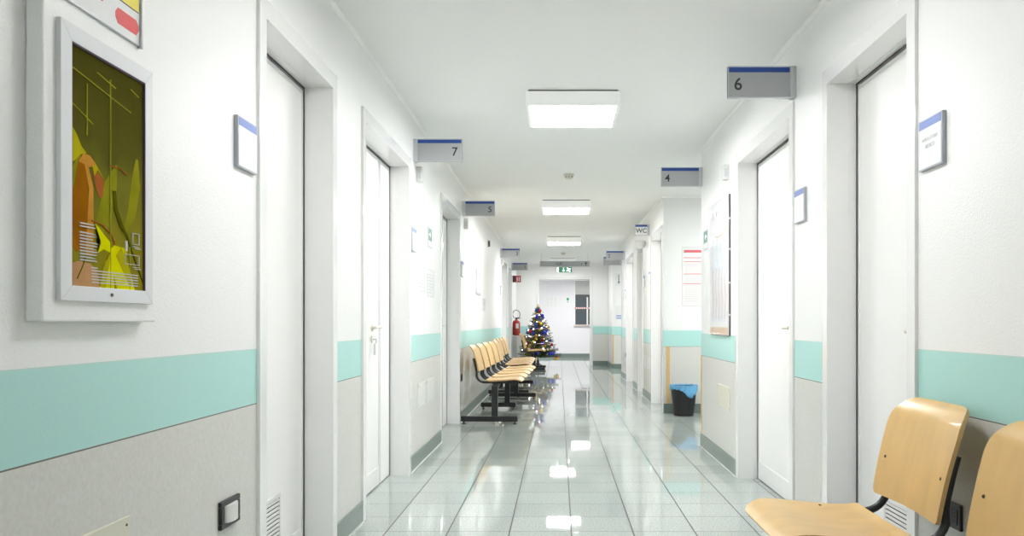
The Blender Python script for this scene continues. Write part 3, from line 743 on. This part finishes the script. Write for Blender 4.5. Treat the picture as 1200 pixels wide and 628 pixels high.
# room beyond
t = struct(empty('window_1', (.85, YR, 1.0)), 'dark interior window with grey blind in the room past the doorway')
wx0, wx1, wz0, wz1 = .50, .95, 1.0, 2.34
obj('window_frame', boxes((wx0-.03, wx0, YR-.04, YR, wz0, wz1), (wx1, wx1+.04, YR-.04, YR, wz0, wz1), (wx0-.03, wx1+.04, YR-.04, YR, wz1, wz1+.03), (wx1-.10, wx1-.06, YR-.03, YR, wz0, wz1-.5)), 'trim', t)
obj('pane', bx(wx0, wx1, YR-.012, YR-.004, wz0, wz1), 'dark', t)
obj('blind', bx(wx0, wx1, YR-.022, YR-.013, wz1-.42, wz1), 'blind', t); obj('blind_rail', bx(wx0, wx1, YR-.028, YR-.013, wz1-.50, wz1-.46), 'rivet', t)
obj('window_sill', bx(wx0-.05, wx1+.05, YR-.08, YR, wz0-.04, wz0), 'rose', t)
bm = bmesh.new()
for k in range(8):
    a = wx0-.03+k*.065; prism(bm, [(a, 1.48), (a+.0325, 1.48), (a+.0625, 1.53), (a+.03, 1.53)], f3, YR-.047, YR-.045)
tp = tag(obj('barrier_tape', boxes((wx0-.03, wx1+.04, YR-.045, YR-.043, 1.48, 1.53)), 'white'), 'red and white striped tape stretched across the dark window', 'tape')
obj('red_stripe', bm, 'redsign', tp)
def wall_sheet(x0, x1, z0, z1, label, y=YR, cols=3):
    t = tag(empty('notice_sheet', ((x0+x1)/2, y, z0)), label, 'notice')
    obj('paper', bx(x0, x1, y-.004, y, z0, z1), 'paper', t); bm = bmesh.new()
    for k in range(cols):
        for j in range(5):
            a = x0+.02+k*(x1-x0-.03)/cols; z = z1-.03-j*(z1-z0-.05)/5
            box(bm, a, a+(x1-x0)/cols*.7, y-.0045, y-.004, z-.008, z)
    obj('print', bm, 'rose', t)
wall_sheet(-.42, -.02, 1.50, 1.84, 'wide paper notice on far room wall left of the green sign')
t = tag(empty('green_sign', (.27, YR, 1.66)), 'small green and white sign on the far room wall', 'sign')
obj('panel', bx(.20, .34, YR-.006, YR, 1.66, 1.84), 'paper', t); obj('symbol', boxes((.235, .305, YR-.007, YR-.006, 1.74, 1.82), (.25, .29, YR-.007, YR-.006, 1.68, 1.71)), 'green', t)

# ---------------------------------------------------------------- waiting benches
def rounded(w0, w1, h, rb, rt, n=6):
    """outline: bottom width w0, top width w1, height h, corner radii"""
    pts = []
    def arc(cx, cy, r, a0, a1):
        for k in range(n+1):
            a = a0+(a1-a0)*k/n; pts.append((cx+r*math.cos(a), cy+r*math.sin(a)))
    arc(-w0/2+rb, rb, rb, PI, 1.5*PI); arc(w0/2-rb, rb, rb, 1.5*PI, 2*PI)
    arc(w1/2-rt, h-rt, rt, 0, .5*PI); arc(-w1/2+rt, h-rt, rt, .5*PI, PI)
    return pts
def ply_panel(outline, f, thick, N=26):
    """fill outline on a grid following it, bend by f(u,v)->(point, normal)"""
    bm = bmesh.new()
    vs = [p[1] for p in outline]; v0, v1 = min(vs), max(vs)
    def span(v):
        xs = []
        m_ = len(outline)
        for i in range(m_):
            a, b = outline[i], outline[(i+1) % m_]
            if (a[1]-v)*(b[1]-v) <= 0 and abs(a[1]-b[1]) > 1e-9:
                xs.append(a[0]+(b[0]-a[0])*(v-a[1])/(b[1]-a[1]))
        return (min(xs), max(xs))
    rows = []
    for j in range(N+1):
        tt = .5-.5*math.cos(PI*j/N); v = v0+(v1-v0)*min(max(tt, .0008), .9992)
        a, b = span(v); rows.append([(a+(b-a)*i/14, v) for i in range(15)])
    A = [[bm.verts.new(f(u, v)[0]+f(u, v)[1]*thick/2) for u, v in r] for r in rows]
    B = [[bm.verts.new(f(u, v)[0]-f(u, v)[1]*thick/2) for u, v in r] for r in rows]
    for j in range(N):
        for i in range(14):
            bm.faces.new((A[j][i], A[j][i+1], A[j+1][i+1], A[j+1][i])); bm.faces.new((B[j][i], B[j+1][i], B[j+1][i+1], B[j][i+1]))
    ring = [(0, i) for i in range(15)]+[(j, 14) for j in range(1, N+1)]+[(N, i) for i in range(13, -1, -1)]+[(j, 0) for j in range(N-1, 0, -1)]
    for k in range(len(ring)):
        (a, b), (c_, d) = ring[k], ring[(k+1) % len(ring)]
        bm.faces.new((A[a][b], B[a][b], B[c_][d], A[c_][d])).material_index = 1
    return bm
# local bench space: +x runs along the row, +y towards the backrests, z up; seat front edge at y=0
def seat_f(cx):
    def P(u, v):
        # v 0 front .. .40 rear ; front rolls down, rear dips a little, centre dished
        z = .452 + .010*math.cos(v*9) - .010*(1-(2*u/.46)**2)*math.exp(-((v-.24)/.14)**2)
        if v < .09: z -= .028*((.09-v)/.09)**2
        if v > .34: z += .05*((v-.34)/.06)**2*.35
        return Vector((cx+u, v, z))
    def f(u, v):
        e = .002; p = P(u, v); n = (P(u+e, v)-P(u-e, v)).cross(P(u, v+e)-P(u, v-e)).normalized()
        return p, n
    return f
def back_f(cx, dz=0):
    def P(u, v):
        # v 0 bottom .. .335 top
        y = .455 + .15*v + .30*(v**2) - .0 ; y += -.020*(2*u/.47)**2 + .012
        if v > .27: y += .022*((v-.27)/.06)**2
        return Vector((cx+u, y, .487+v*.965))
    def f(u, v):
        e = .002; p = P(u, v); n = (P(u+e, v)-P(u-e, v)).cross(P(u, v+e)-P(u, v-e)).normalized()
        return p, n
    return f
def bench_thing(name, n, feet, label, pitch=.585, grp='beam benches with plywood seats', lift=0):
    t = tag(empty(name), label, 'bench', grp)
    Lb = n*pitch
    obj('beam', boxes((-.02, Lb+.02, .245, .305, .372, .412)), 'black', t, .004)
    seat_mesh = None
    for k in range(n):
        cx = (k+.5)*pitch
        if seat_mesh is None:
            so = obj('seat', ply_panel([(a, b) for a, b in rounded(.475, .45, .385, .08, .03)], seat_f(0), .012), ['ply', 'plyedge'], t, smooth=True)
            bo = obj('backrest', ply_panel([(a, b+lift) for a, b in rounded(.462, .475, .335-lift, .022, .088)], back_f(0), .012), ['ply', 'plyedge'], t, smooth=True)
            so.data.polygons.foreach_get; seat_mesh = (so.data, bo.data)
            # rivets
            def rv(f, spots, par):
                out = []
                for u, v in spots:
                    p, nn = f(u, v); out.append(obj('rivet', tb([p+nn*.005, p+nn*.0085], [.0058, .004], 12), 'rivet', par, smooth=True).data)
                return out
            rs = rv(seat_f(0), [(-.20, .255), (.20, .255)], so)
            rb = rv(back_f(0), [(-.195, .13), (.195, .13)], bo)
            rv_m = (rs, rb)
            bm = bmesh.new()
            for s in (-1, 1):
                u = s*.205
                pts = [(u, .06, .415), (u, .12, .428), (u, .30, .428), (u, .40, .428)]
                for q in range(1, 8):
                    a = q*PI/2/8*.92; pts.append((u, .40+.085*math.sin(a), .513-.085*math.cos(a)))
                for v in (.05, .10, .16, .20):
                    p, nn = back_f(0)(u, v); pts.append((u, p.y+.019, p.z))
                tube(bm, pts, .0125, 12)
            tube(bm, [(-.205, .20, .424), (.205, .20, .424)], .011, 8); tube(bm, [(-.205, .35, .424), (.205, .35, .424)], .011, 8)
            fo = obj('seat_frame', bm, 'black', t, smooth=True); fr_m = fo.data
            bk = obj('bracket', boxes((-.05, .05, .225, .325, .405, .418), (-.045, -.035, .22, .33, .36, .41), (.035, .045, .22, .33, .36, .41)), 'black', t, .002); bk_m = bk.data
            for o in (so, bo, fo, bk): o.location.x = cx
        else:
            for nm, me, rm in (('seat', seat_mesh[0], rv_m[0]), ('backrest', seat_mesh[1], rv_m[1]), ('seat_frame', fr_m, None), ('bracket', bk_m, None)):
                o = bpy.data.objects.new(nm, me); C.objects.link(o); o.parent = t; o.location.x = cx
                for q in (rm or []): rr = bpy.data.objects.new('rivet', q); C.objects.link(rr); rr.parent = o
    for fxp, a, b in feet:
        obj('post', bx(fxp-.02, fxp+.02, .243, .308, .075, .40), 'black', t, .004)
        obj('foot', bx(fxp-.025, fxp+.025, a, b, .026, .082), 'black', t, .005)
        for yy in (a+.03, b-.03):
            bm = bmesh.new(); lathe(bm, [(.020, 0), (.020, .008), (.008, .012), (.008, .028)], (fxp, yy, 0), 14); obj('foot_pad', bm, 'black', t, smooth=True)
    return t
def place(t, x, y, rz): t.location = (x, y, 0); t.rotation_euler = (0, 0, rz)
# left wall: backs towards -x, row along +y  -> local +x -> +Y, local +y -> -X : rotate +90
FL = [(-.045, -.06, .60), (1.40, .16, .60), (2.80, -.0, .60)]
b1 = bench_thing('waiting_bench', 5, [(-.03, .035, .63), (1.42, .17, .60), (2.78, .0, .59)], 'nearest row of joined plywood chairs along the left wall', .578, lift=.05)
place(b1, -.395, 8.42, PI/2-math.radians(1.5))
b2 = bench_thing('waiting_bench', 4, [(.05, .03, .62), (2.0, .03, .62)], 'second row of joined plywood chairs behind the first, left wall', lift=.05)
place(b2, -.405, 11.62, PI/2)
b3 = bench_thing('waiting_bench', 2, [(.05, .0, .59), (1.05, .0, .59)], 'far pair of plywood chairs in front of the Christmas tree')
place(b3, -.30, 17.35, PI/2)
# right wall: backs towards +x, row runs towards the camera: local +x -> -Y, local +y -> +X : rotate -90
b4 = bench_thing('waiting_bench', 3, [(.10, -.02, .56), (1.60, -.02, .56)], 'large plywood seats at lower right, closest to the camera', .62)
place(b4, .618, 2.485+.31, -PI/2)

# ---------------------------------------------------------------- waste bin
bxx, byy = 1.425, 9.16
t = tag(empty('waste_bin', (bxx, byy, 0)), 'black waste bin with blue liner in the side passage under the red-lined poster', 'bin')
bm = bmesh.new(); lathe(bm, [(.105, 0), (.112, .004), (.150, .325), (.156, .330), (.150, .335), (.143, .325), (.108, .012)], (bxx, byy, 0), 40)
obj('bucket', bm, 'bin', t, smooth=True)
bm = bmesh.new(); n = 72; rings = []
random.seed(5)
jit = [random.uniform(-1, 1) for _ in range(n)]
for r in range(9):
    ring = []
    for k in range(n):
        a = 2*PI*k/n; u = math.cos(a)          # u=-1 left, +1 right
        drop = .05+0.095*math.exp(-((u-.4)/.5)**2)*(1 if math.sin(a) < 0 else .6)+.006*jit[k]
        if r < 3: rad = .138+.007*r; z = .29+.025*r
        else:
            q = (r-3)/5; rad = .160-.012*q*drop/.1+.006*math.sin(k*1.7+r*.6)*(.4+q); z = .352-drop*q+.003*jit[(k*3) % n]
            if r == 3: rad = .157; z = .350+.004*jit[k]
        ring.append(bm.verts.new((bxx+rad*math.cos(a), byy+rad*math.sin(a), z)))
    rings.append(ring)
for a, b in zip(rings, rings[1:]):
    for k in range(n): bm.faces.new((a[k], a[(k+1) % n], b[(k+1) % n], b[k]))
o = obj('bin_liner', bm, 'bag', t, smooth=True, label='blue plastic liner folded over the rim')
md = o.modifiers.new('thick', 'SOLIDIFY'); md.thickness = .0015

# ---------------------------------------------------------------- fire extinguisher and pipes
ex, ey = -.97, 18.25
t = tag(empty('fire_extinguisher', (ex, ey, .77)), 'red fire extinguisher on the left wall near the Christmas tree', 'fire extinguisher')
bm = bmesh.new(); lathe(bm, [(.066, 0), (.086, .015), (.088, .03), (.088, .28), (.076, .32), (.035, .35), (.022, .36)], (ex, ey, .77), 28); obj('cylinder', bm, 'red', t, smooth=True)
bm = bmesh.new(); lathe(bm, [(.018, .355), (.018, .40)], (ex, ey, .77), 14); box(bm, ex-.02, ex+.10, ey-.008, ey+.008, 1.165, 1.178); box(bm, ex-.02, ex+.09, ey-.008, ey+.008, 1.142, 1.152)
obj('valve', bm, 'blackpl', t)
obj('hose', tb([(ex+.0+.085*math.cos(a)-.0, ey, 1.245+.085*math.sin(a)*1.15) for a in [(-.65+k*.12)*PI/1 for k in range(15)]]+[(ex-.05, ey-.02, 1.17)], .008, 8), 'blackpl', t, smooth=True)
obj('label_sticker', bx(ex-.005, ex+.055, ey-.091, ey-.078, .93, 1.04), 'paper', t)
obj('wall_hook', bx(-XL, ex-.07, ey-.02, ey+.02, 1.0, 1.06), 'alu', t)
for i, (x, y) in enumerate(((-1.02, 18.0), (-1.02, 18.5), (-1.02, 19.0))):
    o = tag(obj('wall_pipe', tb([(x, y, .0), (x, y, .76)], .022, 12), 'alu', smooth=True), 'pale vertical pipe low on the left wall below the extinguisher', 'pipe', 'pipes below the extinguisher')

# ---------------------------------------------------------------- christmas tree
tx, ty = -.50, 19.15
t = tag(empty('christmas_tree', (tx, ty, 0)), 'small decorated Christmas tree standing at the end of the corridor', 'christmas tree')
obj('trunk', tb([(tx, ty, .05), (tx, ty, 1.40)], [.018, .006], 8), 'bark', t)
bm = bmesh.new()
for k in range(4):
    a = PI/4+k*PI/2; tube(bm, [(tx, ty, .10), (tx+.17*math.cos(a), ty+.17*math.sin(a), .012)], .011, 8)
lathe(bm, [(.03, .03), (.03, .16)], (tx, ty, 0), 12); obj('tree_stand', bm, 'blackpl', t)
bm = bmesh.new(); random.seed(11); bt = bmesh.new(); tips = []
z = .26
while z < 1.42:
    f = (z-.26)/1.16; R = .50*(1-f)**.9+.03
    nb = int(13-6*f)
    for k in range(nb):
        a = 2*PI*k/nb+random.uniform(-.25, .25)+z*7; r = R*random.uniform(.8, 1.08)
        p0 = Vector((tx, ty, z+random.uniform(-.02, .02))); d = Vector((math.cos(a), math.sin(a), random.uniform(-.12, .18)))
        p1 = p0+d*r*.6; p2 = p0+d*r+Vector((0, 0, .04))
        tube(bt, [p0, p1, p2], [.005, .0035, .0015], 5)
        tips.append((p0+d*r*random.uniform(.55, .98), f))
        steps = int(r/.0105)
        for s in range(2, steps):
            c0 = p0.lerp(p2, s/steps); ax = (p2-p0).normalized()
            for m_ in range(4):
                w = ax.orthogonal().normalized(); w.rotate(Matrix.Rotation(random.uniform(0, 2*PI), 3, ax))
                L_ = .045*(1-.35*s/steps)+.012; tip = c0+w*L_+ax*.026; sd = ax.cross(w)*.0028
                v = [bm.verts.new(c0+sd), bm.verts.new(c0-sd), bm.verts.new(c0+ax*.004), bm.verts.new(tip)]
                bm.faces.new((v[0], v[1], v[3])); bm.faces.new((v[1], v[2], v[3])); bm.faces.new((v[2], v[0], v[3]))
    z += .052+.01*(1-f)
obj('branches', bt, 'bark', t); obj('needles', bm, 'needle', t)
# a star-ish gold topper
tp = tag(empty('tree_topper', (tx, ty, 1.42)), 'pale gold topper on the tip of the Christmas tree', 'ornament')
bm = bmesh.new(); lathe(bm, [(.004, 1.40), (.022, 1.43), (.012, 1.455), (.018, 1.47), (.002, 1.52)], (tx, ty, 0), 12); obj('spire', bm, 'bgold', tp, smooth=True)
# baubles
meshes = {}
for key in ('bblue', 'bgold', 'bred', 'bwhite'):
    bm = bmesh.new(); bmesh.ops.create_uvsphere(bm, u_segments=16, v_segments=10, radius=.034)
    lathe(bm, [(.007, .026), (.007, .036)], (0, 0, 0), 8)
    me = bpy.data.meshes.new('bauble_'+key); bm.to_mesh(me); bm.free()
    for p in me.polygons: p.use_smooth = True
    me.materials.append(M[key]); meshes[key] = me
random.seed(21)
names = dict(bblue='blue', bgold='gold', bred='red', bwhite='silver white')
cand = [q for q in tips if q[0].y < ty+.12]; random.shuffle(cand)
cnt = 0; used = []
for p, f in cand:
    if any((p-q).length < .042 for q in used): continue
    used.append(p)
    key = ['bblue', 'bgold', 'bwhite', 'bgold', 'bred', 'bgold', 'bblue', 'bblue'][cnt % 8]
    o = bpy.data.objects.new(names[key].replace(' ', '_')+'_bauble', meshes[key]); C.objects.link(o)
    o.location = p+Vector((0, 0, -.035)); s = random.uniform(.8, 1.25) if key != 'bblue' else random.uniform(1.0, 1.4); o.scale = (s, s, s)
    tag(o, 'shiny %s bauble hanging on the Christmas tree' % names[key], 'ornament', '%s baubles on the Christmas tree' % names[key]); cnt += 1
    if cnt >= 90: break
# tinsel garland and fairy lights
bm = bmesh.new(); pts = []
for k in range(260):
    f = k/259; zz = .42+.88*f; R = .40*(1-(zz-.30)/1.16)**.9+.04; a = f*2*PI*5
    pts.append((tx+R*math.cos(a), ty+R*math.sin(a), zz+.015*math.sin(a*3)))
tube(bm, pts, .004, 5)
for p in pts:
    for m_ in range(6):
        d = Vector((random.gauss(0, 1), random.gauss(0, 1), random.gauss(0, 1))).normalized()*.016; e = d.orthogonal().normalized()*.0016
        p_ = Vector(p); v = [bm.verts.new(p_+e), bm.verts.new(p_-e), bm.verts.new(p_+d)]; bm.faces.new(v)
tag(obj('tinsel_garland', bm, 'tinsel'), 'pinkish silver tinsel garland wound around the Christmas tree', 'garland')
ts = tag(empty('fairy_lights', (tx, ty, .3)), 'string of small warm fairy lights on the Christmas tree', 'fairy lights')
bm = bmesh.new(); sp = []
for k in range(160):
    f = k/159; zz = .36+.95*f; R = .37*(1-(zz-.30)/1.16)**.9+.035; a = f*2*PI*6+1.3
    sp.append((tx+R*math.cos(a), ty+R*math.sin(a), zz))
obj('wire', tb(sp, .0018, 4), 'needle', ts)
bm = bmesh.new()
for p in sp[::4]: bmesh.ops.create_icosphere(bm, subdivisions=1, radius=.009, matrix=Matrix.Translation(p))
o = obj('bulb', bm, 'warm', ts); o['kind'] = 'stuff'

# ---------------------------------------------------------------- world, camera
w = bpy.data.worlds.new('world'); bpy.context.scene.world = w; w.use_nodes = True
w.node_tree.nodes['Background'].inputs[0].default_value = (.8, .85, .9, 1); w.node_tree.nodes['Background'].inputs[1].default_value = .3
cam = bpy.data.cameras.new('camera'); co = bpy.data.objects.new('camera', cam); C.objects.link(co)
co.location = (0, 0, EYE); co.rotation_euler = (PI/2, 0, 0)
cam.sensor_width = 36; cam.lens = 940/1200*36
cam.shift_x = -55/1200; cam.shift_y = 64/1200; cam.clip_start = .02
sc = bpy.context.scene; sc.camera = co
vs = sc.view_settings; vs.view_transform = 'Standard'; vs.look = 'None'; vs.gamma = 1; vs.use_curve_mapping = False; vs.exposure = 2.5
